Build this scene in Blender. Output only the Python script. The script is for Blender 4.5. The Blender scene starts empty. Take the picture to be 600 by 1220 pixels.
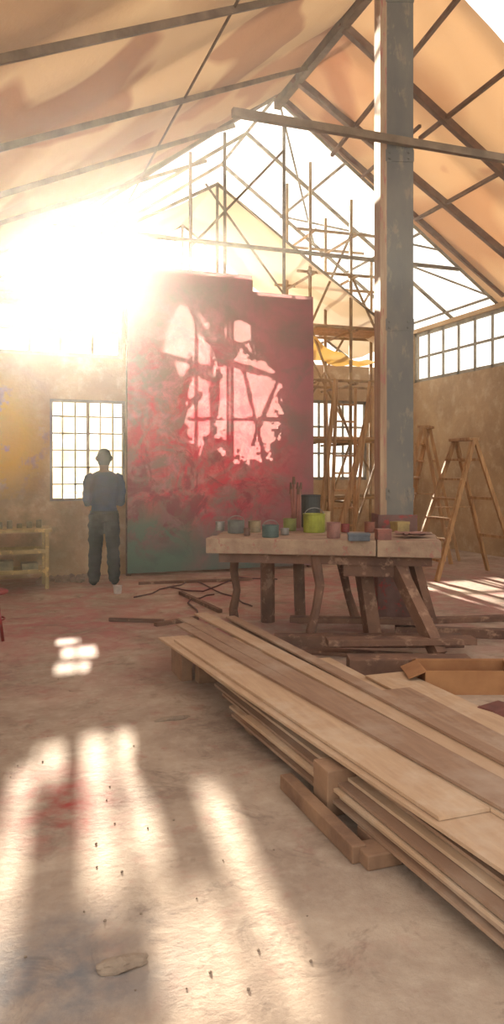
import bpy, bmesh, math, random
from mathutils import Vector, Matrix, noise
random.seed(7)
S=bpy.context.scene
try:
    S.view_settings.view_transform='Standard'
except Exception: pass
TH=math.radians(20); sn,cs=math.sin(TH),math.cos(TH)
CH=1.5; F=900.0; HZ=560.0
def ray(u,v):
    r=(u-300)/F; c=(HZ-v)/F
    return Vector((sn+cs*r, cs-sn*r, c))
C0=Vector((0,0,CH))
def onz(u,v,z=0.0):
    d=ray(u,v); return C0+d*((z-CH)/d.z)
def ony(u,v,Y):
    d=ray(u,v); return C0+d*(Y/d.y)
def onL(u,v,off=0.0):   # left roof plane
    d=ray(u,v); t=(4.234-off-CH)/(d.z-.7*d.x); return C0+d*t
def onR(u,v,off=0.0):
    d=ray(u,v); t=(10.366-off-CH)/(d.z+.7*d.x); return C0+d*t
def L3(h):
    h=[x/255 for x in h]
    return tuple([(x/12.92 if x<=.04045 else ((x+.055)/1.055)**2.4) for x in h])+(1,)
# ---------- materials
def base_mat(name):
    m=bpy.data.materials.new(name); m.use_nodes=True
    nt=m.node_tree; return m,nt,nt.nodes['Principled BSDF'],nt.nodes['Material Output']
def N(nt,t,**k):
    n=nt.nodes.new(t)
    for a,b in k.items():
        if a in n.inputs: n.inputs[a].default_value=b
        else: setattr(n,a,b)
    return n
def mixc(nt,fac,a,b,blend='MIX'):
    n=nt.nodes.new('ShaderNodeMix'); n.data_type='RGBA'; n.blend_type=blend
    for i,x in ((0,fac),(6,a),(7,b)):
        if hasattr(x,'node'): nt.links.new(x,n.inputs[i])
        else: n.inputs[i].default_value=x
    return n.outputs[2]
def ramp(nt,src,stops):
    r=nt.nodes.new('ShaderNodeValToRGB'); e=r.color_ramp.elements
    while len(e)<len(stops): e.new(.5)
    for i,(p,c) in enumerate(stops):
        e[i].position=p; e[i].color=c if isinstance(c,tuple) else (c,c,c,1)
    nt.links.new(src,r.inputs[0]); return r.outputs[0]
def coords(nt,scale=(1,1,1),obj=True):
    tc=nt.nodes.new('ShaderNodeTexCoord'); mp=nt.nodes.new('ShaderNodeMapping')
    mp.inputs['Scale'].default_value=scale
    nt.links.new(tc.outputs['Object'],mp.inputs[0]); return mp.outputs[0]
def noi(nt,co,scale,detail=5,rough=.6,dist=0):
    n=N(nt,'ShaderNodeTexNoise'); n.inputs['Scale'].default_value=scale
    n.inputs['Detail'].default_value=detail; n.inputs['Roughness'].default_value=rough
    n.inputs['Distortion'].default_value=dist
    nt.links.new(co,n.inputs['Vector']); return n.outputs['Fac']
def blob(nt,co,center,rad,soft=.5):
    v=N(nt,'ShaderNodeVectorMath'); v.operation='SUBTRACT'
    nt.links.new(co,v.inputs[0]); v.inputs[1].default_value=center
    s=N(nt,'ShaderNodeVectorMath'); s.operation='DIVIDE'
    nt.links.new(v.outputs[0],s.inputs[0]); s.inputs[1].default_value=rad
    l=N(nt,'ShaderNodeVectorMath'); l.operation='LENGTH'; nt.links.new(s.outputs[0],l.inputs[0])
    return ramp(nt,l.outputs['Value'],[(1-soft,1.0),(1.0,0.0)])
def mul(nt,a,b):
    m=N(nt,'ShaderNodeMath'); m.operation='MULTIPLY'
    for i,x in enumerate((a,b)):
        if hasattr(x,'node'): nt.links.new(x,m.inputs[i])
        else: m.inputs[i].default_value=x
    return m.outputs[0]
def bump(nt,bs,h,st,dist=.02):
    b=N(nt,'ShaderNodeBump'); b.inputs['Strength'].default_value=st; b.inputs['Distance'].default_value=dist
    nt.links.new(h,b.inputs['Height']); nt.links.new(b.outputs[0],bs.inputs['Normal'])
def addtrans(nt,bs,out,col,f):
    t=N(nt,'ShaderNodeBsdfTranslucent'); nt.links.new(col,t.inputs[0])
    mx=N(nt,'ShaderNodeMixShader'); mx.inputs[0].default_value=f
    nt.links.new(bs.outputs[0],mx.inputs[1]); nt.links.new(t.outputs[0],mx.inputs[2]); nt.links.new(mx.outputs[0],out.inputs[0])
def simple(name,c1,c2=None,scale=4,rough=.8,bst=.2,stretch=(1,1,1),metal=0,c3=None,trans=0,spec=.5):
    m,nt,bs,out=base_mat(name); c2=c2 or tuple(int(x*.75) for x in c1)
    co=coords(nt,stretch); n=noi(nt,co,scale)
    col=mixc(nt,ramp(nt,n,[(.35,0.),(.65,1.)]),L3(c1),L3(c2))
    if c3:
        n3=noi(nt,co,scale*2.7,4,.7)
        col=mixc(nt,ramp(nt,n3,[(.55,0.),(.64,1.)]),col,L3(c3))
    nt.links.new(col,bs.inputs['Base Color'])
    bs.inputs['Roughness'].default_value=rough; bs.inputs['Metallic'].default_value=metal
    bs.inputs['Specular IOR Level'].default_value=spec
    if bst: bump(nt,bs,noi(nt,co,scale*6,4),bst)
    if trans: addtrans(nt,bs,out,col,trans)
    return m
def board_mat(name,c1,c2,c3):
    m,nt,bs,out=base_mat(name); co=coords(nt,(1,.12,1)); co2=coords(nt)
    oi=N(nt,'ShaderNodeObjectInfo')
    col=mixc(nt,ramp(nt,noi(nt,co,30,3),[(.3,0.),(.7,.55)]),L3(c1),L3(c2))
    col=mixc(nt,ramp(nt,noi(nt,co2,2.2,7,.7),[(.48,0.),(.7,.8)]),col,L3(c3))
    col=mixc(nt,mul(nt,oi.outputs['Random'],.5),col,L3(c2))
    nt.links.new(col,bs.inputs['Base Color']); bs.inputs['Roughness'].default_value=.75
    bump(nt,bs,noi(nt,co,40,3),.12,.01); return m
wood=board_mat('plywood',(198,166,132),(156,122,94),(206,186,162))
wood2=board_mat('aged_plank',(160,126,98),(114,84,66),(178,156,134))
wood_d=simple('dark_timber',(122,88,68),(86,60,48),3,.85,.3,(1,1,1),c3=(144,112,90))
wood_v=simple('scaffold_timber',(180,142,96),(138,102,66),4,.8,.2,(5,5,.7))
steel=simple('painted_steel',(112,107,98),(90,90,86),2.5,.6,.1,(1,1,.4),metal=.1,c3=(126,116,102))
pole_m=simple('scaffold_pole',(136,122,98),(98,86,68),6,.6,.1,metal=.2)
batt=simple('roof_batten',(124,104,82),(96,80,62),4,.8,.1)
frame_m=simple('window_frame',(150,142,122),(120,110,94),5,.7,.1)
def plaster_mat():
    m,nt,bs,out=base_mat('plaster_wall'); co=coords(nt)
    a=noi(nt,co,.9,8,.65,.4); b=noi(nt,co,4,6,.7)
    col=mixc(nt,ramp(nt,a,[(.3,0.),(.7,1.)]),L3((192,162,122)),L3((150,122,90)))
    col=mixc(nt,ramp(nt,b,[(.5,0.),(.75,.6)]),col,L3((210,190,158)))
    y=mul(nt,blob(nt,co,(.3,10.9,1.95),(.8,3,1.0),.6),ramp(nt,noi(nt,co,2.6,5),[(.40,0.),(.47,1.)]))
    col=mixc(nt,y,col,L3((216,166,20)))
    g=mul(nt,blob(nt,co,(.7,10.9,.6),(.9,3,.9),.8),ramp(nt,noi(nt,co,2.5,4),[(.4,0.),(.6,.8)]))
    col=mixc(nt,g,col,L3((116,118,84)))
    nt.links.new(col,bs.inputs['Base Color']); bs.inputs['Roughness'].default_value=.95
    bump(nt,bs,noi(nt,co,14,6),.35); return m
plaster=plaster_mat()
def floor_mat():
    m,nt,bs,out=base_mat('dusty_concrete'); co=coords(nt)
    a=noi(nt,co,.8,8,.65,.6); b=noi(nt,co,9,6,.7); c=noi(nt,co,2.2,6,.7,.6); d=noi(nt,co,3.5,9,.75,.8)
    col=mixc(nt,ramp(nt,a,[(.34,0.),(.62,1.)]),L3((178,156,134)),L3((130,108,92)))
    col=mixc(nt,ramp(nt,b,[(.45,0.),(.8,.6)]),col,L3((192,174,152)))
    col=mixc(nt,ramp(nt,d,[(.53,0.),(.65,.65)]),col,L3((108,88,74)))
    p=mul(nt,ramp(nt,c,[(.42,0.),(.62,.8)]),blob(nt,co,(3.,8.3,0),(7.,4.2,5),.7))
    col=mixc(nt,p,col,L3((160,96,92)))
    p2=mul(nt,ramp(nt,noi(nt,co,6,8,.7),[(.55,0.),(.64,.45)]),blob(nt,co,(.9,4.8,0),(2.2,3.6,5),.7))
    col=mixc(nt,p2,col,L3((150,92,80)))
    r=mul(nt,blob(nt,co,tuple(onz(75,955)),(.34,.62,1),.9),ramp(nt,noi(nt,co,5,6),[(.38,0.),(.6,.95)]))
    col=mixc(nt,r,col,L3((156,54,48)))
    r2=mul(nt,blob(nt,co,tuple(onz(65,745)),(1.2,1.5,1),.9),ramp(nt,noi(nt,co,3,6),[(.38,0.),(.65,.8)]))
    col=mixc(nt,r2,col,L3((162,80,80)))
    r3=mul(nt,blob(nt,co,tuple(onz(60,1160)),(.5,.45,1),.9),ramp(nt,noi(nt,co,4,6),[(.35,0.),(.6,.85)]))
    col=mixc(nt,r3,col,L3((84,90,98)))
    nt.links.new(col,bs.inputs['Base Color']); bs.inputs['Roughness'].default_value=.85
    bump(nt,bs,noi(nt,co,22,8,.7),.5,.015); return m
floorm=floor_mat()
def mural_mat():
    m,nt,bs,out=base_mat('mural_paint'); co=coords(nt)
    a=noi(nt,co,1.1,8,.62,.8); b=noi(nt,co,1.7,9,.72,1.0); c=noi(nt,co,3.4,8,.75,.5)
    col=mixc(nt,ramp(nt,a,[(.38,0.),(.6,1.)]),L3((166,100,108)),L3((134,104,102)))
    red=mul(nt,ramp(nt,b,[(.43,0.),(.57,1.)]),blob(nt,co,(2.9,10.6,1.75),(1.9,4,2.2),.6))
    col=mixc(nt,red,col,L3((206,30,66)))
    pk=mul(nt,ramp(nt,c,[(.47,0.),(.66,.8)]),blob(nt,co,(3.0,10.6,2.2),(1.7,4,2.1),.7))
    col=mixc(nt,pk,col,L3((236,142,154)))
    dk=mul(nt,ramp(nt,noi(nt,co,2.4,8,.7,1.2),[(.52,0.),(.61,.8)]),blob(nt,co,(2.9,10.6,1.2),(2.0,4,1.5),.6))
    col=mixc(nt,dk,col,L3((128,22,44)))
    gm=mul(nt,ramp(nt,noi(nt,co,1.9,7,.7,.5),[(.54,0.),(.66,.7)]),blob(nt,co,(3.3,10.6,2.6),(2.4,4,3.2),.4))
    col=mixc(nt,gm,col,L3((128,106,104)))
    gr=mul(nt,ramp(nt,a,[(.3,.7),(.5,1.)]),blob(nt,co,(2.9,10.6,-.2),(2.8,4,1.1),.55))
    col=mixc(nt,gr,col,L3((84,108,98)))
    col=mixc(nt,mul(nt,ramp(nt,b,[(.42,0.),(.52,.9)]),blob(nt,co,(2.3,10.6,.45),(.9,4,.7),.6)),col,L3((92,124,106)))
    nt.links.new(col,bs.inputs['Base Color']); bs.inputs['Roughness'].default_value=.8
    bump(nt,bs,c,.2)
    tcol=mixc(nt,.35,col,L3((244,186,184)))
    addtrans(nt,bs,out,tcol,.22)
    return m
muralm=mural_mat()
def cloth_mat(name,c1,c2,c3,tr):
    m,nt,bs,out=base_mat(name); co=coords(nt)
    a=noi(nt,co,.45,2,.5,.3); b=noi(nt,co,.7,2,.4,.3)
    col=mixc(nt,ramp(nt,a,[(.46,0.),(.54,1.)]),L3(c1),L3(c2))
    col=mixc(nt,ramp(nt,b,[(.56,0.),(.6,.8)]),col,L3(c3))
    nt.links.new(col,bs.inputs['Base Color']); bs.inputs['Roughness'].default_value=.9
    bump(nt,bs,noi(nt,co,3,4),.4,.05)
    addtrans(nt,bs,out,col,tr)
    return m
clothL=cloth_mat('roof_canvas_left',(190,158,120),(168,134,100),(146,104,78),.2)
clothR=cloth_mat('roof_canvas_right',(196,156,114),(176,130,92),(150,98,68),.28)
# ---------- mesh helpers
def finish(name,bm,mat,parent=None,smooth=False,bevel=0):
    me=bpy.data.meshes.new(name); bm.normal_update(); bm.to_mesh(me); bm.free()
    ms=mat if isinstance(mat,(list,tuple)) else [mat]
    for x in ms: me.materials.append(x)
    if smooth:
        for p in me.polygons: p.use_smooth=True
    o=bpy.data.objects.new(name,me); S.collection.objects.link(o)
    if parent: o.parent=parent
    if bevel:
        b=o.modifiers.new('bevel','BEVEL'); b.width=bevel; b.segments=2; b.limit_method='ANGLE'
    return o
def empty(name,loc=(0,0,0),rz=0):
    o=bpy.data.objects.new(name,None); o.location=loc; o.rotation_euler=(0,0,rz); o.empty_display_size=.2
    S.collection.objects.link(o); return o
def bbox(bm,lo,hi,M=None,mi=0):
    lo=Vector(lo);hi=Vector(hi); r=bmesh.ops.create_cube(bm,size=1)
    T=Matrix.Translation((lo+hi)/2)@Matrix.Diagonal((*(hi-lo),1))
    if M: T=M@T
    bmesh.ops.transform(bm,matrix=T,verts=r['verts'])
    for v in r['verts']:
        for f in v.link_faces: f.material_index=mi
def beam(bm,a,b,w,h,roll=0,mi=0):
    a=Vector(a);b=Vector(b); d=b-a; q=d.to_track_quat('X','Z').to_matrix().to_4x4()
    T=Matrix.Translation((a+b)/2)@q@Matrix.Rotation(roll,4,'X')
    bbox(bm,(-d.length/2,-w/2,-h/2),(d.length/2,w/2,h/2),T,mi)
def tube(bm,pts,rad,seg=10,mi=0,caps=True):
    pts=[Vector(p) for p in pts]; n=len(pts)
    if not isinstance(rad,(list,tuple)): rad=[rad]*n
    rings=[]; ref=None
    for i,p in enumerate(pts):
        d=(pts[min(i+1,n-1)]-pts[max(i-1,0)]).normalized()
        if ref is None:
            ref=Vector((0,0,1)) if abs(d.z)<.9 else Vector((1,0,0))
        x=(ref-d*ref.dot(d)).normalized(); y=d.cross(x); ref=x
        r=rad[i]; rx,ry=(r if isinstance(r,tuple) else (r,r))
        rings.append([bm.verts.new(p+x*rx*math.cos(2*math.pi*k/seg)+y*ry*math.sin(2*math.pi*k/seg)) for k in range(seg)])
    fs=[]
    for i in range(n-1):
        for k in range(seg):
            fs.append(bm.faces.new((rings[i][k],rings[i][(k+1)%seg],rings[i+1][(k+1)%seg],rings[i+1][k])))
    if caps:
        fs.append(bm.faces.new(rings[0][::-1])); fs.append(bm.faces.new(rings[-1]))
    for f in fs: f.material_index=mi
def lathe(bm,c,prof,seg=20,mi=0):
    c=Vector(c); rings=[]
    for r,z in prof:
        rings.append([bm.verts.new(c+Vector((r*math.cos(2*math.pi*k/seg),r*math.sin(2*math.pi*k/seg),z))) for k in range(seg)])
    for i in range(len(prof)-1):
        for k in range(seg):
            f=bm.faces.new((rings[i][k],rings[i][(k+1)%seg],rings[i+1][(k+1)%seg],rings[i+1][k])); f.material_index=mi
    f=bm.faces.new(rings[0][::-1]); f.material_index=mi
    f=bm.faces.new(rings[-1]); f.material_index=mi
def cells(s0,s1,z0,z1,holes):
    ss=sorted({s0,s1,*[h[0] for h in holes],*[h[1] for h in holes]}); zs=sorted({z0,z1,*[h[2] for h in holes],*[h[3] for h in holes]})
    for i in range(len(ss)-1):
        for j in range(len(zs)-1):
            cx=(ss[i]+ss[i+1])/2; cz=(zs[j]+zs[j+1])/2
            if any(h[0]<cx<h[1] and h[2]<cz<h[3] for h in holes): continue
            yield ss[i],ss[i+1],zs[j],zs[j+1]
def wall(name,axis,pos,th,s0,s1,z0,z1,holes,mat):
    bm=bmesh.new()
    for a,b,c,d in cells(s0,s1,z0,z1,holes):
        if axis=='x': bbox(bm,(a,pos,c),(b,pos+th,d))
        else: bbox(bm,(pos,a,c),(pos+th,b,d))
    bmesh.ops.remove_doubles(bm,verts=bm.verts,dist=1e-4)
    return finish(name,bm,mat)
frost=simple('sun_blocking_frost',(232,228,218),(214,208,194),5,.5,0,trans=.6)
def window(name,axis,pos,s0,s1,z0,z1,nx,nz,w=.03,fw=.05,mat=None,heavy=(),panes=None):
    e=empty(name)
    bm=bmesh.new()
    def bar(a0,a1,b0,b1,t=.05,o=0):
        if axis=='x': bbox(bm,(a0,pos+o,b0),(a1,pos+o+t,b1))
        else: bbox(bm,(pos+o,a0,b0),(pos+o+t,a1,b1))
    bar(s0,s0+fw,z0,z1); bar(s1-fw,s1,z0,z1); bar(s0,s1,z0,z0+fw); bar(s0,s1,z1-fw,z1)
    for i in range(1,nx):
        c=s0+(s1-s0)*i/nx; ww=w*2.2 if i in heavy else w
        bar(c-ww/2,c+ww/2,z0,z1,.03)
    for j in range(1,nz):
        c=z0+(z1-z0)*j/nz; bar(s0,s1,c-w/2,c+w/2,.025)
    finish('frame',bm,mat or frame_m,e)
    if panes is not None:
        bm=bmesh.new()
        for p in cells(s0,s1,z0,z1,panes): bar(*p,.004,.03)
        finish('frosted_sun_blockers',bm,frost,e)
    return e
# ---------- room shell
bm=bmesh.new(); bbox(bm,(-2.5,-3,-.1),(9.2,14.2,0)); finish('floor',bm,floorm)
wall('wall_back','x',10.9,.16,-1.2,4.95,0,4.42,[(.96,2.02,1.06,2.5),(-1.05,1.98,3.1,3.85),(-1.2,1.98,3.95,4.42),(2.45,4.45,1.3,4.0),(3.98,4.95,4.14,4.42)],plaster)
# window_1: frosted panes added to block sun, gaps shape the floor patches
window('window_1','x',10.93,.96,2.02,1.06,2.5,6,6,.018,.04,heavy=(3,),panes=[(1.14,1.34,1.09,1.16),(1.20,1.48,1.20,1.30),(1.16,1.44,1.345,1.41),(1.10,1.24,1.82,1.94),(.99,1.10,1.9,2.35),(1.34,1.48,1.80,2.24),(1.52,1.64,1.80,2.2),(1.56,1.80,2.26,2.47),(1.86,2.01,2.01,2.47)])
window('window_2','x',10.93,-1.05,1.98,3.1,3.85,7,2,.045,.06)
wall('wall_recess','x',13.7,.16,4.95,8.5,0,3.6,[(5.9,7.5,1.3,2.9)],plaster)
window('window_3','x',13.75,5.9,7.5,1.3,2.9,3,3,.04,.06)
wall('wall_right','y',8.5,.16,3.0,13.86,0,4.4,[(8.6,13.6,3.3,4.32)],plaster)
window('window_4','y',8.55,8.6,13.6,3.3,4.32,10,2,.045,.07)
wall('wall_left','y',-1.36,.16,3.0,11.06,0,3.35,[(5,8,1.2,2.6)],plaster)
window('window_5','y',-1.3,5,8,1.2,2.6,6,3,.04,.06)
wall('wall_recess_side','y',4.8,.15,11.06,13.7,0,3.0,[],plaster)
# unseen sheet added behind the mural, ragged holes shaped to cast its sun patches
def pxc(u,v): p=ony(u,v,10.6); return p.x+.03,p.z+.08
ell=[(*pxc(224,404),.36,.46),(*pxc(292,482),.56,.82),(*pxc(238,490),.20,.55),(*pxc(285,395),.2,.16)]
seg=[]
for a in [((205,330),(262,430),.05),((262,430),(345,455),.05),((262,430),(262,360),.06),((262,430),(248,570),.06),((290,440),(318,560),.03),((225,500),(340,500),.028),((240,470),(200,510),.04),((300,530),(345,420),.03),((190,420),(250,440),.03)]:
    seg.append((Vector(pxc(*a[0])),Vector(pxc(*a[1])),a[2]))
def dseg(p,a,b):
    t=max(0,min(1,(p-a).dot(b-a)/(b-a).length_squared)); return (p-(a+(b-a)*t)).length
bm=bmesh.new(); c_=.022; vv={}
nxs=int(2.06/c_); nzs=int(2.76/c_)
def gv(i,j):
    if (i,j) not in vv: vv[i,j]=bm.verts.new((2.42+i*c_,10.87,1.27+j*c_))
    return vv[i,j]
for i in range(nxs):
    for j in range(nzs):
        cx_=2.42+(i+.5)*c_; cz_=1.27+(j+.5)*c_; nn=noise.noise(Vector((cx_*3.2,cz_*3.2,2)))*.6+noise.noise(Vector((cx_*9,cz_*9,5)))*.45+noise.noise(Vector((cx_*20,cz_*20,5)))*.3
        op=any(((cx_-e[0])/e[2])**2+((cz_-e[1])/e[3])**2+nn*1.3<1 for e in ell)
        if op:
            p=Vector((cx_,cz_))
            if any(dseg(p,a,b)<w*(1+nn*1.5) for a,b,w in seg): op=False
        if not op: bm.faces.new((gv(i,j),gv(i+1,j),gv(i+1,j+1),gv(i,j+1)))
finish('light_mask_sheet',bm,simple('light_mask_cloth',(160,112,94),(130,88,74),5,trans=.3))
# ---------- mural
bm=bmesh.new()
nx,nz=40,56
X0,X1=1.99,4.86
ZT=4.4
top=lambda x: ZT if x<3.86 else 4.16
vs={}
def mv(i,j):
    if (i,j) not in vs:
        x=X0+(X1-X0)*i/nx; z=.04+(ZT-.04)*j/nz
        vs[i,j]=bm.verts.new((x,10.6+.02*noise.noise(Vector((x*1.3,0,z*.8))),z))
    return vs[i,j]
for i in range(nx):
    for j in range(nz):
        x=X0+(X1-X0)*(i+.5)/nx; z=.04+(ZT-.04)*(j+1)/nz
        if z<=top(x)+.03: bm.faces.new((mv(i,j),mv(i+1,j),mv(i+1,j+1),mv(i,j+1)))
mo=empty('mural_canvas')
finish('painted_canvas',bm,muralm,mo,True)
bm=bmesh.new()
for x in (2.02,4.83): bbox(bm,(x-.03,10.64,0),(x+.03,10.72,4.14))
for z in (.1,4.1): bbox(bm,(2.0,10.66,z-.03),(4.85,10.72,z+.03))
finish('stretcher_frame',bm,wood_d,mo)
# ---------- roof
def roof(name,side,mat):
    bm=bmesh.new(); n1,n2=56,90; g={}
    for i in range(n1+1):
        for j in range(n2+1):
            y=2+8.9*j/n2
            if side<0: x=-1.25+(4.38+1.25)*i/n1; z=4.234+.7*x
            else: x=4.38+(8.75-4.38)*i/n1; z=10.366-.7*x
            s=abs(math.sin(math.pi*(y-2)/1.78))*.09+.05*noise.noise(Vector((x*.7,y*.7,side)))+.02*noise.noise(Vector((x*2.5,y*2.5,side)))
            e=min(1,(10.9-y)/.4)
            g[i,j]=bm.verts.new((x,y,z+.02-s*e if i<n1 or side>0 else z))
    for i in range(n1):
        for j in range(n2):
            v=g[i,j].co
            if side>0 and v.x>4.95 and 4.2<v.y<7.05: continue
            bm.faces.new((g[i,j],g[i+1,j],g[i+1,j+1],g[i,j+1]))
    return finish(name,bm,mat,None,True)
roof('roof_canvas_left',-1,clothL); roof('roof_canvas_right',1,clothR)
bm=bmesh.new()
def lb(p,q,w=.07,h=.07,off=.14): beam(bm,onL(*p,off),onL(*q,off),w,h)
lb((-120,97),(360,-6),.06,.06); lb((-120,208),(385,76),.06,.06); lb((-120,268),(278,150),.06,.06); lb((-120,302),(245,192),.05,.05)
lb((0,318),(328,112),.05,.05,.04)
lb((120,300),(300,-30),.02,.02,.13)
finish('roof_battens_left',bm,batt)
bm=bmesh.new()
def rb(p,q,w=.08,h=.08,off=.14): beam(bm,onR(*p,off),onR(*q,off),w,h)
rb((330,112),(600,352),.06,.08,.06); rb((345,88),(640,335),.09,.1); rb((405,28),(660,262),.09,.1); rb((500,165),(640,55),.05,.05); rb((395,185),(560,-20),.05,.05,.13)
rb((495,262),(660,170),.05,.05); rb((430,212),(500,150),.04,.04)
finish('roof_battens_right',bm,simple('roof_batten_dark',(122,92,68),(92,68,52),4,.8,.1))
bm=bmesh.new(); beam(bm,(4.38,2,7.17),(4.38,10.9,7.17),.1,.14)
finish('ridge_beam',bm,batt)
bm=bmesh.new()
for Y in (10.95,12.3,13.7):
    tube(bm,[(-1.2,Y,3.42),(4.38,Y,7.32)],.03,8); tube(bm,[(4.38,Y,7.32),(8.6,Y,4.38)],.035,8)
for x in (4.38,5.6,7.0,8.4): tube(bm,[(x,10.9,10.386-.7*x if x>4.38 else 7.33),(x,13.75,10.386-.7*x if x>4.38 else 7.33)],.025,8)
for x,y,x2,y2 in ((4.4,10.9,6.3,13.7),(5.6,13.7,7.4,10.9),(6.6,10.9,8.4,13.7),(7.0,12.3,8.4,10.9)):
    tube(bm,[(x,y,10.386-.7*x),(x2,y2,10.386-.7*x2)],.018,6)
tube(bm,[(1.0,10.95,4.94),(7.75,10.95,4.94)],.035,8)
for x in (3.06,3.61,4.6): tube(bm,[(x,11.15,0),(x,11.15,(4.234+.7*x if x<4.38 else 10.366-.7*x)-.03)],.028,8)
tube(bm,[(3.06,11.15,4.9),(4.6,11.15,6.6)],.02,6); tube(bm,[(4.6,11.15,4.3),(3.3,11.15,5.9)],.02,6)
finish('roof_frame',bm,pole_m)
# outer awning of tarpaulin
bm=bmesh.new()
A=ony(235,246,12.6); B=ony(452,418,12.6); C=ony(140,285,12.6)
n=16
for (P,Q) in ((A,B),(A,C)):
    rows=[]
    for k in range(n+1):
        t=k/n; p=P.lerp(Q,t); row=[]
        for y in range(7):
            row.append(bm.verts.new((p.x,11.4+y*.38,p.z-.12*math.sin(math.pi*t)+.05*math.sin(y*2.1)*math.sin(t*9))))
        rows.append(row)
    for k in range(n):
        for y in range(6): bm.faces.new((rows[k][y],rows[k][y+1],rows[k+1][y+1],rows[k+1][y]))
aw=empty('tarpaulin_awning')
finish('tarpaulin',bm,cloth_mat('awning_canvas',(222,204,176),(212,190,158),(206,182,146),.25),aw,True)
bm=bmesh.new()
for Y in (11.45,13.6):
    tube(bm,[(A.x,Y,A.z-.02),(B.x,Y,B.z-.1)],.025,8); tube(bm,[(A.x,Y,A.z-.02),(C.x,Y,C.z-.1)],.025,8); tube(bm,[(A.x,Y,0),(A.x,Y,A.z)],.025,8)
finish('awning_frame',bm,pole_m,aw)
bm=bmesh.new(); tube(bm,[(-1.2+.25*k,10.98,4.045+.012*math.sin(k*1.7)) for k in range(9)],[.08+.01*math.sin(k*2.3) for k in range(9)],12)
finish('rolled_tarpaulin',bm,simple('tarp_roll',(176,140,104),(150,112,80),4),None,True)
# ---------- tie beam & column
bm=bmesh.new(); beam(bm,(2.2,6.57,4.78),(8.0,6.57,4.78),.06,.075)
finish('tie_beam',bm,batt)
cx,cy=4.01,6.79
col=empty('steel_column',(cx,cy,0),-math.radians(18))
bm=bmesh.new()
bbox(bm,(-.1,-.16,0),(.17,-.135,7.1)); bbox(bm,(-.1,.135,0),(.17,.16,6.95)); bbox(bm,(.02,-.135,0),(.045,.135,7.0)); bbox(bm,(.15,-.15,0),(.17,.15,6.95))
for z in (1.2,2.9,4.6,6.2):
    bbox(bm,(-.11,-.168,z),(.175,-.158,z+.12))
    for q in (-.07,.12):
        for e in (.03,.09):
            r=bmesh.ops.create_cone(bm,segments=8,radius1=.012,radius2=.012,depth=.02,cap_ends=True,matrix=Matrix.Translation((q,-.172,z+e))@Matrix.Rotation(math.pi/2,4,'X'))
bbox(bm,(-.2,-.22,0),(.24,.22,.02))
finish('column_shaft',bm,steel,col)
bm=bmesh.new(); bbox(bm,(-.165,-.165,.02),(-.1,.14,6.9)); finish('timber_side_board',bm,simple('column_board',(176,150,120),(146,118,94),3,.8,.1,(4,4,.5),c3=(156,100,88)),col)
bm=bmesh.new(); bbox(bm,(-.19,-.2,.02),(.2,-.165,1.05)); bbox(bm,(-.19,-.165,.02),(-.168,.16,1.05)); bbox(bm,(.172,-.165,.02),(.2,.16,1.0))
finish('paint_stained_casing',bm,simple('stained_casing',(122,92,84),(96,66,58),4,.8,.2,c3=(150,60,58)),col)
# ---------- scaffolding
sc=empty('scaffolding')
bm=bmesh.new()
xs=(5.2,5.96,6.9); ys=(11.5,12.5)
for x in xs:
    for y in ys: tube(bm,[(x,y,0),(x+.02,y,(10.366-.7*x)-.1)],.03,8)
for z in (1.0,2.0,3.0,3.9,4.8,5.5):
    for y in ys:
        xe=min(6.95,(10.2-z)/.7); tube(bm,[(4.98,y,z),(xe+.05,y+.01,z+.03)],.026,8)
    for x in xs[:2]: tube(bm,[(x+.03,11.3,z-.05),(x+.03,12.7,z-.05)],.024,8)
for a,b in (((5.2,11.46,0),(5.96,11.46,2.0)),((5.96,11.46,2),(5.2,11.46,3.9)),((5.2,11.46,3.9),(5.96,11.46,5.5)),((5.96,11.46,0.3),(6.9,11.46,2.9)),((6.9,11.46,3),(5.96,11.46,4.8)),((5.2,12.55,2),(6.9,12.55,4.8)),((5.2,12.55,4.4),(6.9,12.55,1.5))):
    tube(bm,[a,b],.022,8)
for x in xs:
    for z in (1,2,3,3.9,4.8): 
        r=bmesh.ops.create_uvsphere(bm,u_segments=8,v_segments=6,radius=.05,matrix=Matrix.Translation((x,11.5,z)))
finish('poles',bm,simple('scaffold_tube',(156,128,84),(118,92,60),5,.6,.1),sc)
bm=bmesh.new()
for z in (2.03,3.93):
    for k in range(3): bbox(bm,(5.0,11.6+k*.28,z),(6.9,11.85+k*.28,z+.04))
finish('deck_boards',bm,wood_v,sc)
bm=bmesh.new()
rows=[]
for k in range(13):
    t=k/12; row=[]
    for y in range(5):
        row.append(bm.verts.new((5.1+t*1.9,11.35+y*.3,3.75-.28*math.sin(math.pi*t)*(1-.1*y)-.25*t+.04*math.sin(k*2+y))))
    rows.append(row)
for k in range(12):
    for y in range(4): bm.faces.new((rows[k][y],rows[k][y+1],rows[k+1][y+1],rows[k+1][y]))
finish('yellow_safety_net',bm,cloth_mat('yellow_tarp',(220,180,96),(200,152,76),(222,190,124),.5),sc,True)
def ladder(name,foot,top,w,n,mat,side=Vector((1,0,0)),lw=.05):
    bm=bmesh.new(); foot=Vector(foot);top=Vector(top); s=side.normalized()*w/2
    for k in (-1,1): beam(bm,foot+s*k,top+s*k*.85,lw,lw*.8)
    for i in range(1,n):
        p=foot.lerp(top,i/n); q=s*(1-.15*i/n); beam(bm,p-q,p+q,.05,.03)
    return finish(name,bm,mat)
bm=bmesh.new()
for (u1,v1,u2,v2,w) in ((384,600,400,452,.1),(392,600,388,470,.08),(412,602,446,462,.12),(425,602,440,455,.05)):
    p=ony(u1,v1,11.0); q=ony(u2,v2,11.3); d=(q-p); p=p-d*(p.z/d.z)
    beam(bm,p,q,w,.035,math.pi/2)
finish('leaning_planks',bm,wood_v)
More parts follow.
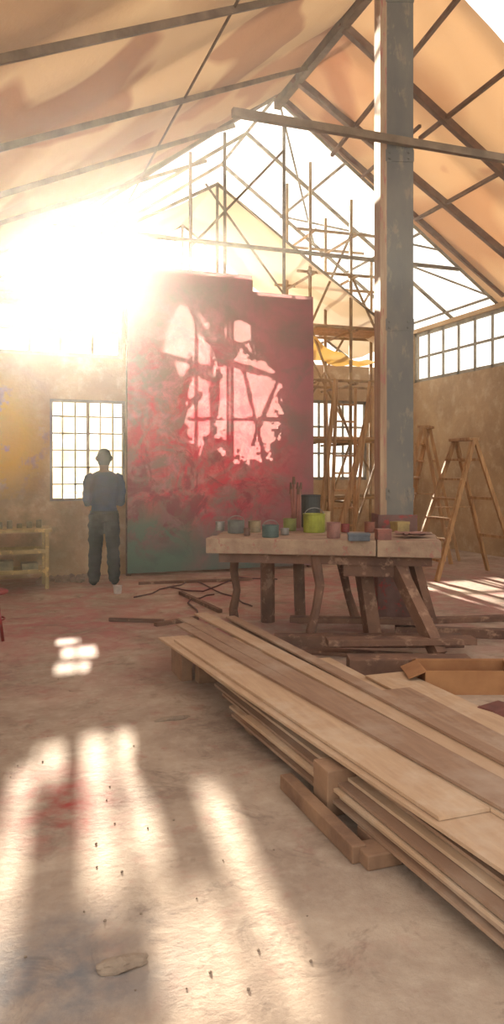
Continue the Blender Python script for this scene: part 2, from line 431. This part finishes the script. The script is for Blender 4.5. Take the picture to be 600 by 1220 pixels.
ladder('wooden_ladder',ony(408,647,11.15),ony(412,462,11.42),.42,9,wood_v)
def stepladder(name,loc,rz,h,w,spread,n):
    e=empty(name,loc,rz)
    bm=bmesh.new()
    for k in (-1,1):
        beam(bm,(-spread,k*w/2,0),(0,k*w*.32,h),.05,.06); beam(bm,(spread,k*w/2,0),(0.03,k*w*.32,h),.05,.05)
    for i in range(1,n):
        t=i/n; x=-spread*(1-t); ww=w/2*(1-t)+w*.32*t
        bbox(bm,(x-.05,-ww,h*t-.015),(x+.06,ww,h*t+.015))
        if i%2==0: bbox(bm,(-x-.012,-ww,h*t-.02),(-x+.012,ww,h*t+.02))
    bbox(bm,(-.08,-w*.36,h-.01),(.1,w*.36,h+.03))
    beam(bm,(-spread*.5,w*.42,h*.5),(spread*.5,w*.42,h*.5),.02,.02)
    finish('frame',bm,wood_v,e); return e
stepladder('step_ladder',onz(552,686),math.radians(0),1.92,.7,.68,7)
stepladder('step_ladder',onz(506,668),math.radians(-50),2.2,.5,.5,8)
# ---------- workbench
A0=onz(245,641,.9); ang=math.atan2(-.497,.868)
tb=empty('workbench',(A0.x,A0.y,0),ang)
tabm=simple('bench_top',(164,138,112),(128,100,82),5,.75,.3,(1,3,1),c3=(150,100,86))
bm=bmesh.new()
for k in range(4):
    bbox(bm,(0+.02*(k%2),k*.25,.765),(1.48,k*.25+.243,.9-.004*(k%2)))
    bbox(bm,(1.49,k*.25,.76),(2.02-.015*(k%2),k*.25+.243,.902))
finish('top_planks',bm,tabm,tb,bevel=.008)
bm=bmesh.new()
bbox(bm,(.1,.08,.68),(1.95,.16,.764)); bbox(bm,(.1,.84,.68),(1.95,.92,.764)); bbox(bm,(1.2,.1,.58),(1.75,.9,.7)); bbox(bm,(.3,.1,.7),(.4,.9,.762))
def leg(p): tube(bm,p,[.05,.042,.038,.045,.05][:len(p)],9)
leg([(.1,.9,.76),(.07,.92,.5),(.1,.93,.3),(.06,.94,.1),(.07,.95,0)])
tube(bm,[(.42,.85,.76),(.42,.88,0)],.07,8); tube(bm,[(.72,.88,.76),(.74,.9,0)],.055,8)
leg([(.95,.12,.76),(1.0,.06,.5),(.97,.03,.3),(.93,0,.12),(.92,0,0)])
leg([(1.1,.88,.76),(1.16,.9,.5),(1.2,.93,.3),(1.26,.95,.1),(1.3,.97,0)])
beam(bm,(1.62,.2,.74),(1.98,-.3,.02),.1,.11); beam(bm,(1.8,.85,.74),(2.0,1.0,.02),.08,.09)
beam(bm,(1.35,.35,.7),(1.45,.4,.0),.12,.12)
finish('legs_and_rails',bm,wood_d,tb)
bm=bmesh.new()
Rz=lambda p,a: Matrix.Translation(p)@Matrix.Rotation(a,4,'Z')
for (u,v,a,l,w,z,h) in ((440,772,-.35,1.6,.14,0,.1),(490,806,-.35,.9,.2,0,.12),(430,757,-.45,1.3,.12,.1,.05),(545,760,-.5,1.1,.1,0,.08),(480,785,-.3,1.2,.16,.1,.05),(400,782,-.6,1.2,.16,.0,.03),(560,742,-.2,1.4,.12,.0,.05)):
    p=onz(u,v); p.z=z; bbox(bm,(-l/2,0,0),(l/2,w,h),Rz(p,a))
finish('timber_offcuts',bm,wood_d,bevel=.006)
paint=lambda n,c: simple(n,c,None,8,.6,.1)
tin=simple('tin_metal',(150,146,138),(120,114,108),9,.4,.1,metal=.5)
def can(u,v,r,h,m,handle=False,name='paint_tin'):
    p=onz(u,v,.9); e=empty(name,p)
    bm=bmesh.new(); lathe(bm,(0,0,0),[(r*.96,0),(r,.01),(r,h*.94),(r*1.06,h*.96),(r*1.06,h),(r*.95,h),(r*.93,h*.8),(.001,h*.8)]); finish('body',bm,m,e,False)
    if handle:
        bm=bmesh.new(); tube(bm,[(r*math.cos(t),0.0,h*.9+r*.7*math.sin(t)) for t in [math.pi*k/10 for k in range(11)]],.004,6); finish('handle',bm,tin,e)
    return e
can(262,632,.045,.09,tin); can(281,635,.08,.12,paint('tin_grey',(104,104,96)),True); can(303,634,.06,.11,paint('tin_ochre',(150,130,96)))
can(322,640,.075,.11,paint('tin_teal',(72,92,86)),True); can(345,632,.065,.12,paint('tin_lime',(132,136,64))); can(339,637,.04,.06,tin); can(294,638,.03,.07,paint('tin_umber',(110,76,60)))
can(374,634,.105,.18,paint('bucket_lime',(150,154,44)),True,'plastic_bucket'); can(397,641,.06,.14,paint('tin_pink',(150,104,92)))
can(370,628,.1,.34,paint('jar_dark',(58,60,56)),False,'storage_jar'); can(411,634,.04,.08,paint('tin_red',(140,60,54))); can(352,629,.05,.14,paint('brush_pot_clay',(150,90,76)),False,'brush_pot')
can(388,632,.045,.19,paint('tin_sand',(176,150,110))); can(440,634,.05,.1,paint('tin_rust',(140,84,64)))
p=onz(352,629,.92); bm=bmesh.new()
for k in range(8):
    a=k*.8; d=Vector((.05*math.cos(a),.05*math.sin(a),.34+.05*(k%3))); tube(bm,[p+Vector((.02*math.cos(a),.02*math.sin(a),0)),p+d],.011,6); 
    tube(bm,[p+d,p+d*1.12+Vector((0,0,.02))],[.018,.01],6,1)
finish('paint_brushes',bm,[paint('brush_handle',(150,90,72)),paint('bristle',(110,76,52))])
def sbox(name,u,v,l,w,h,a,c):
    p=onz(u,v,.9); bm=bmesh.new(); bbox(bm,(-l/2,-w/2,0),(l/2,w/2,h),None); bbox(bm,(-l/2-.004,-w/2-.004,h*.75),(l/2+.004,w/2+.004,h+.004))
    o=finish(name,bm,paint(name+'_card',c),bevel=.004); o.location=p; o.rotation_euler=(0,0,a); return o
sbox('cardboard_carton',427,644,.18,.12,.06,-.4,(96,102,108)); sbox('cardboard_carton',456,643,.12,.1,.09,-.2,(140,84,70)); sbox('cardboard_carton',476,634,.14,.12,.1,.1,(160,136,84))
bm=bmesh.new()
rg=onz(492,640,.905)
for k in range(2):
    g={}
    for i in range(9):
        for j in range(7): g[i,j]=bm.verts.new(rg+Vector((.035*(i-4),.035*(j-3),.02+.03*abs(noise.noise(Vector((i*.6,j*.6,k*3))))+.015*k)))
    for i in range(8):
        for j in range(6): bm.faces.new((g[i,j],g[i+1,j],g[i+1,j+1],g[i,j+1]))
finish('crumpled_rag',bm,paint('rag_cloth',(160,104,90)),None,True)
# ---------- plank pile
pile=empty('plank_pile')
boards=[ # x near, x far, width, y near, y far, z, mat
 (1.56,1.40,.34,-.2,4.2,.06,1),(1.62,1.42,.3,-.4,4.3,.076,0),(1.54,1.44,.34,.1,4.5,.092,1),(1.60,1.40,.36,-.3,4.0,.108,0),
 (1.9,1.76,.3,-.2,4.8,.108,1),(1.56,1.42,.36,0,4.6,.128,1),(1.95,1.76,.3,-.6,5.2,.128,0),
 (1.64,1.44,.3,-.1,4.9,.146,0),(1.95,1.72,.3,-.6,5.2,.146,0),(1.66,1.5,.4,-.3,5.0,.164,1),
 (1.76,1.29,.42,-.6,5.62,.218,0),(2.05,1.73,.2,-.6,5.5,.218,1),(1.80,1.34,.38,-.6,5.3,.202,1),
 (1.565,1.37,.22,2.33,5.45,.234,0),(1.92,1.60,.22,.2,5.35,.234,0),(2.12,1.93,.14,-.3,5.9,.234,1),
 (1.97,1.58,.12,1.2,6.15,.25,1),(2.09,1.76,.12,.6,6.3,.25,0),(2.14,1.95,.08,.2,6.0,.266,1),(2.2,2.02,.05,.2,5.6,.25,1),
 (1.86,1.50,.09,1.6,5.9,.25,1),
 (2.32,2.26,.26,1.2,5.2,.06,0),(2.55,2.5,.3,1.6,4.6,.078,0),(2.36,2.4,.2,1.4,4.2,.096,1)]
for k,(xa,xb,w,ya,yb,z,mi) in enumerate(boards):
    bm=bmesh.new(); n=14; t=.014
    vsr=[]
    for i in range(n+1):
        s=i/n; x=xa+(xb-xa)*s; y=ya+(yb-ya)*s
        dz=.001*math.sin(s*5+k)
        vsr.append([bm.verts.new((x,y,z+dz)),bm.verts.new((x+w,y,z+dz)),bm.verts.new((x+w,y,z+t+dz)),bm.verts.new((x,y,z+t+dz))])
    for i in range(n):
        for q in range(4): bm.faces.new((vsr[i][q],vsr[i][(q+1)%4],vsr[i+1][(q+1)%4],vsr[i+1][q]))
    bm.faces.new(vsr[0][::-1]); bm.faces.new(vsr[-1])
    bmesh.ops.recalc_face_normals(bm,faces=bm.faces)
    finish('board_%d'%(k+1),bm,wood if mi==0 else wood2,pile)
bm=bmesh.new()
for y in (.6,2.62,4.0): bbox(bm,(1.45,y,0),(2.2,y+.12,.058))
for y in (1.8,3.8): bbox(bm,(2.25,y,0),(2.9,y+.08,.058))
bbox(bm,(1.37,2.5,.0),(1.52,2.62,.058)); bbox(bm,(1.46,5.1,0),(2.1,5.2,.2)); bbox(bm,(1.55,3.0,.178),(2.0,3.1,.202)); bbox(bm,(1.36,5.2,0),(1.44,5.5,.2))
beam(bm,onz(340,930,.035),onz(428,1018,.035),.06,.07)
bbox(bm,(1.42,2.95,0),(1.56,3.1,.2)) 
finish('bearers',bm,simple('bearer_timber',(148,114,86),(110,80,60),4,.85,.3),pile,bevel=.006)
# ---------- cardboard box right
p=onz(562,828); cb=empty('cardboard_box',(p.x,p.y,0),-.35)
bm=bmesh.new(); l,w,h,t=.62,.3,.16,.008
bbox(bm,(-l/2,0,0),(l/2,w,t)); bbox(bm,(-l/2,0,t),(l/2,t,h)); bbox(bm,(-l/2,w-t,t),(l/2,w,h)); bbox(bm,(-l/2,t,t),(-l/2+t,w-t,h)); bbox(bm,(l/2-t,t,t),(l/2,w-t,h))
M=Matrix.Translation((0,w,h))@Matrix.Rotation(-.3,4,'X'); bbox(bm,(-l/2,0,0),(l/2,.14,t),M)
M=Matrix.Translation((-l/2,0,h))@Matrix.Rotation(-.4,4,'Y'); bbox(bm,(-.12,0,-t),(0,w,0),M)
finish('carton',bm,simple('cardboard',(166,118,76),(142,96,60),4,.9,.1),cb)
def rock(name,loc,s,mat,seed):
    bm=bmesh.new(); bmesh.ops.create_icosphere(bm,subdivisions=3,radius=1)
    for v in bm.verts:
        f=1+.35*noise.noise(v.co*1.4+Vector((seed,0,0)))+.12*noise.noise(v.co*4+Vector((seed,3,0)))
        v.co=Vector((v.co.x*s[0]*f,v.co.y*s[1]*f,max(v.co.z,-.5)*s[2]*f+s[2]*.45))
    o=finish(name,bm,mat,None,False); o.location=loc; return o
stone=simple('rubble_stone',(150,130,110),(120,102,86),8,.95,.5)
rock('rubble_piece',onz(143,1153),(.08,.03,.02),stone,1); rock('rubble_piece',onz(205,857),(.1,.03,.012),stone,5)
bm=bmesh.new()
for k in range(80):
    u=random.uniform(0,560); v=random.uniform(700,1190); p=onz(u,v)
    if 1.1<p.x<3 and p.y<6.4: continue
    r=bmesh.ops.create_icosphere(bm,subdivisions=1,radius=random.uniform(.003,.006),matrix=Matrix.Translation((p.x,p.y,.002)))
for k in range(40):
    p=onz(random.uniform(45,105),random.uniform(687,694)); bmesh.ops.create_icosphere(bm,subdivisions=1,radius=random.uniform(.02,.06),matrix=Matrix.Translation((p.x,min(p.y,10.75),.01)))
finish('debris_scatter',bm,stone)
bm=bmesh.new(); p=onz(592,862); bbox(bm,(-.09,-.05,0),(.12,.08,.1),Rz(p,.3)); o=finish('brick_block',bm,simple('brick',(120,66,52),(90,50,42),6),bevel=.01)
bm=bmesh.new(); p=onz(600,826)+Vector((.35,.0,0)); bbox(bm,(-.15,-.1,0),(.2,.12,.14),Rz(p,.1)); finish('concrete_block',bm,stone,bevel=.01)
bm=bmesh.new()
for pts in ([(160,712),(200,700),(240,705),(285,688),(330,690)],[(200,700),(230,692),(280,712),(300,722)],[(235,735),(225,715),(255,708)]):
    pp=[onz(*q,.012) for q in pts]; out=[]
    for i in range(len(pp)-1):
        for s in range(5): out.append(pp[i].lerp(pp[i+1],s/5)+Vector((.03*math.sin(s+i),.03*math.cos(s*1.4),0)))
    out.append(pp[-1]); tube(bm,out,.009,6)
finish('electric_cable',bm,paint('cable_rubber',(90,50,46)),None,True)
bm=bmesh.new()
for (a,b,w) in (((130,738),(195,740),.03),((165,695),(300,690),.04),((185,744),(235,736),.05),((215,706),(262,728),.05)):
    beam(bm,onz(*a,.02),onz(*b,.02),w,.035)
finish('loose_sticks',bm,wood_d)
bm=bmesh.new(); p=onz(140,707); lathe(bm,p,[(.045,0),(.055,.09),(.06,.095),(.052,.09),(.04,.02),(.001,.02)],16); finish('plaster_cup',bm,paint('white_plastic',(200,192,184)))
# ---------- left side trestle table
p=onz(30,700); lt=empty('trestle_table',(p.x-.05,p.y,0),0)
bm=bmesh.new()
bbox(bm,(-.5,-.25,.72),(.36,.3,.76))
for x in (-.45,.3):
    for y in (-.2,.25): bbox(bm,(x-.025,y-.025,0),(x+.025,y+.025,.72))
for z in (.2,.45): bbox(bm,(-.45,-.22,z),(.3,-.19,z+.05)); bbox(bm,(-.45,.24,z),(.3,.27,z+.05))
bbox(bm,(-.47,-.2,.22),(.32,.25,.24))
finish('frame',bm,simple('green_paint_wood',(172,150,96),(134,118,72),4,.8,.2,c3=(196,164,100)),lt)
bm=bmesh.new()
for k in range(6): lathe(bm,(-.38+k*.12,.02*(k%2),.76),[(.035,0),(.035,.05+.02*(k%3)),(.03,.06+.02*(k%3)),(.001,.06+.02*(k%3))],12)
bbox(bm,(-.4,-.15,.24),(-.1,.1,.36)); bbox(bm,(0,-.15,.24),(.2,.1,.32))
finish('jars_and_boxes',bm,paint('jar_olive',(136,128,92)),lt)
p=onz(-14,762); rs=empty('red_stool',(p.x,p.y,0),0)
bm=bmesh.new(); lathe(bm,(0,0,.4),[(.15,0),(.17,.01),(.17,.03),(.15,.04)],20)
for k in range(4):
    a=math.pi/4+k*math.pi/2; tube(bm,[(.1*math.cos(a),.1*math.sin(a),.4),(.17*math.cos(a),.17*math.sin(a),0)],.014,8)
tube(bm,[(.14*math.cos(t),.14*math.sin(t),.18) for t in [2*math.pi*k/16 for k in range(17)]],.008,6)
finish('frame',bm,paint('red_enamel',(140,40,36)),rs,True)
# ---------- man
def loft(bm,rings,seg=20):
    rr=[]
    for (x,y,z,rx,ry) in rings:
        rr.append([bm.verts.new((x+rx*math.cos(2*math.pi*k/seg),y+ry*math.sin(2*math.pi*k/seg),z)) for k in range(seg)])
    for i in range(len(rr)-1):
        for k in range(seg): bm.faces.new((rr[i][k],rr[i][(k+1)%seg],rr[i+1][(k+1)%seg],rr[i+1][k]))
    bm.faces.new(rr[0][::-1]); bm.faces.new(rr[-1])
bm=bmesh.new()
loft(bm,[(0,0,.84,.15,.11),(0,-.01,.92,.175,.125),(0,-.005,1.0,.165,.12),(0,0,1.08,.158,.11),(0,0,1.2,.172,.115),(0,-.005,1.32,.19,.118),(0,-.01,1.40,.185,.108),(0,-.01,1.455,.15,.085),(0,-.005,1.49,.085,.065)])
loft(bm,[(0,0,1.44,.066,.064),(0,.01,1.5,.06,.06),(0,.02,1.58,.06,.064)])
loft(bm,[(0,.03,1.535,.035,.05),(0,.035,1.555,.062,.075),(0,.03,1.60,.08,.094),(0,.022,1.65,.089,.106),(0,.018,1.70,.088,.106),(0,.015,1.738,.077,.094),(0,.012,1.765,.056,.07),(0,.012,1.782,.026,.034)])
tube(bm,[(0,.12,1.67),(0,.145,1.635),(0,.125,1.625)],[.01,.016,.012],8)
for k in (-1,1):
    tube(bm,[(k*.088,.02,1.68),(k*.1,.012,1.655),(k*.088,.022,1.625)],[.014,.02,.012],8)
    tube(bm,[(k*.085,0,.93),(k*.095,.0,.8),(k*.105,.0,.66),(k*.11,.01,.5),(k*.118,-.005,.36),(k*.125,-.01,.22),(k*.13,-.01,.12),(k*.13,-.005,.05)],[.108,.11,.098,.086,.086,.08,.076,.066],14)
    tube(bm,[(k*.13,-.05,.045),(k*.135,.0,.05),(k*.145,.08,.045),(k*.152,.16,.035),(k*.155,.19,.03)],[(.04,.04),(.045,.05),(.042,.05),(.032,.048),(.02,.035)],12)
    tube(bm,[(k*.14,-.01,1.42),(k*.185,-.012,1.395),(k*.205,-.02,1.33),(k*.222,-.035,1.22),(k*.226,-.04,1.12),(k*.215,.0,1.075),(k*.17,.09,1.08),(k*.11,.165,1.10),(k*.06,.185,1.11)],[.06,.068,.062,.055,.052,.052,.045,.036,.03],12)
    z0=1.11 if k>0 else 1.09; yb=.19 if k>0 else .215
    tube(bm,[(k*.06,.185,z0),(k*.02,yb,z0),(-k*.03,yb+.005,z0)],[(.03,.022),(.042,.018),(.042,.016)],10)
    for i,l in enumerate((.07,.08,.075,.055)):
        zz=z0+.03-.02*i
        tube(bm,[(-k*.02,yb+.004,zz),(-k*(.03+l*.4),yb+.006,zz),(-k*(.03+l*.8),yb-.008,zz-.003),(-k*(.03+l),yb-.022,zz-.005)],[.009,.0088,.008,.007],8)
    tube(bm,[(k*.035,yb,z0+.02),(k*.01,yb+.008,z0+.055),(-k*.012,yb+.004,z0+.07)],[.013,.011,.008],8)
bmesh.ops.recalc_face_normals(bm,faces=bm.faces)
me=bpy.data.meshes.new('tmp'); bm.to_mesh(me); bm.free()
ob=bpy.data.objects.new('tmp',me); S.collection.objects.link(ob)
m=ob.modifiers.new('r','REMESH'); m.mode='VOXEL'; m.voxel_size=.0085; m.use_smooth_shade=True
m2=ob.modifiers.new('s','SMOOTH'); m2.iterations=3; m2.factor=.5
dg=bpy.context.evaluated_depsgraph_get(); me2=bpy.data.meshes.new_from_object(ob.evaluated_get(dg))
bpy.data.objects.remove(ob)
mats=[simple('navy_shirt',(6,32,74),(3,20,50),6,.95,.3,spec=.05),simple('dark_trousers',(22,18,21),(14,12,14),6,.95,.3,spec=.05),simple('skin',(74,48,36),(62,40,30),6,.7,.05,spec=.2),simple('black_hair',(9,8,8),(7,6,6),30,.95,.5,spec=.05),simple('work_boots',(24,20,18),(18,15,14),8,.8,.2,spec=.1)]
for x in mats: me2.materials.append(x)
for v in me2.vertices:
    c=v.co
    if c.z<1.42 and c.y<.17 and c.z>.08:
        a=.018 if c.z<.95 else .012
        f=noise.noise(Vector((c.x*9,c.y*9,c.z*16)))*a
        d=Vector((c.x-(.11 if c.x>0 else -.11) if c.z<.85 else c.x,c.y,0)); 
        if d.length>1e-4: v.co+=d.normalized()*f
for p in me2.polygons:
    c=p.center; p.use_smooth=True
    if c.z>1.475 and abs(c.x)<.125:
        hair=(c.z>1.70) or (c.y<.03 and c.z>1.565 and abs(c.x)<.094) or (c.z>1.665 and c.y<.07)
        p.material_index=3 if hair else 2
    elif c.z>1.03 and c.y>.172 and abs(c.x)<.13 : p.material_index=2
    elif c.z>.94: p.material_index=0
    elif c.z>.085: p.material_index=1
    else: p.material_index=4
mp=onz(124,697)
man=empty('standing_man',(mp.x,mp.y,-.002),-math.radians(8))
o=bpy.data.objects.new('body',me2); S.collection.objects.link(o); o.parent=man
bm=bmesh.new()
for k in (-1,1): bmesh.ops.create_uvsphere(bm,u_segments=10,v_segments=8,radius=.012,matrix=Matrix.Translation((k*.034,.119,1.665)))
finish('eyes',bm,paint('eye_white',(210,205,198)),man,True)
bm=bmesh.new(); tube(bm,[(-.024,.112,1.595),(0,.124,1.593),(.024,.112,1.595)],[.004,.007,.004],8); finish('mouth',bm,paint('lips',(110,60,52)),man,True)
bm=bmesh.new(); tube(bm,[(.178*math.cos(t),-.003+.13*math.sin(t),.955) for t in [2*math.pi*k/24 for k in range(25)]],[(.018,.006)]*25,8)
finish('belt',bm,simple('belt_leather',(18,15,14),None,8,.9,.1,spec=.05),man,True)
# ---------- haze volume added for the glow around the sun
bm=bmesh.new(); bbox(bm,(-1.9,-2.4,.002),(8.9,14.1,8.0))
hz=finish('glow_haze',bm,bpy.data.materials.new('sun_glow_haze'))
m=hz.data.materials[0]; m.use_nodes=True; nt=m.node_tree; nt.nodes.clear()
o=nt.nodes.new('ShaderNodeOutputMaterial'); v=nt.nodes.new('ShaderNodeVolumeScatter')
v.inputs['Density'].default_value=.0016; v.inputs['Anisotropy'].default_value=.86; v.inputs['Color'].default_value=(1,.96,.88,1)
nt.links.new(v.outputs[0],o.inputs['Volume'])
# ---------- light
sd=Vector((.118,1,.27)).normalized()
sl=bpy.data.lights.new('sun','SUN'); sl.energy=27; sl.angle=math.radians(.9); sl.color=(1,.88,.70)
so=bpy.data.objects.new('sun',sl); S.collection.objects.link(so); so.rotation_euler=sd.to_track_quat('Z','Y').to_euler()
w=bpy.data.worlds.new('sky'); S.world=w; w.use_nodes=True; nt=w.node_tree; bg=nt.nodes['Background']
tc=nt.nodes.new('ShaderNodeTexCoord'); sx=nt.nodes.new('ShaderNodeSeparateXYZ'); nt.links.new(tc.outputs['Generated'],sx.inputs[0])
cr=ramp(nt,sx.outputs['Z'],[(0.0,(1,.94,.84,1)),(.6,(.97,.95,.93,1))])
nt.links.new(cr,bg.inputs['Color']); bg.inputs['Strength'].default_value=1.7
# ---------- camera
cd=bpy.data.cameras.new('camera'); cam=bpy.data.objects.new('camera',cd); S.collection.objects.link(cam)
cam.location=C0; cam.rotation_euler=(math.pi/2,0,-TH)
cd.sensor_fit='VERTICAL'; cd.sensor_height=36; cd.lens=36*F/1220; cd.shift_y=-50/1220; cd.clip_start=.05
S.camera=cam
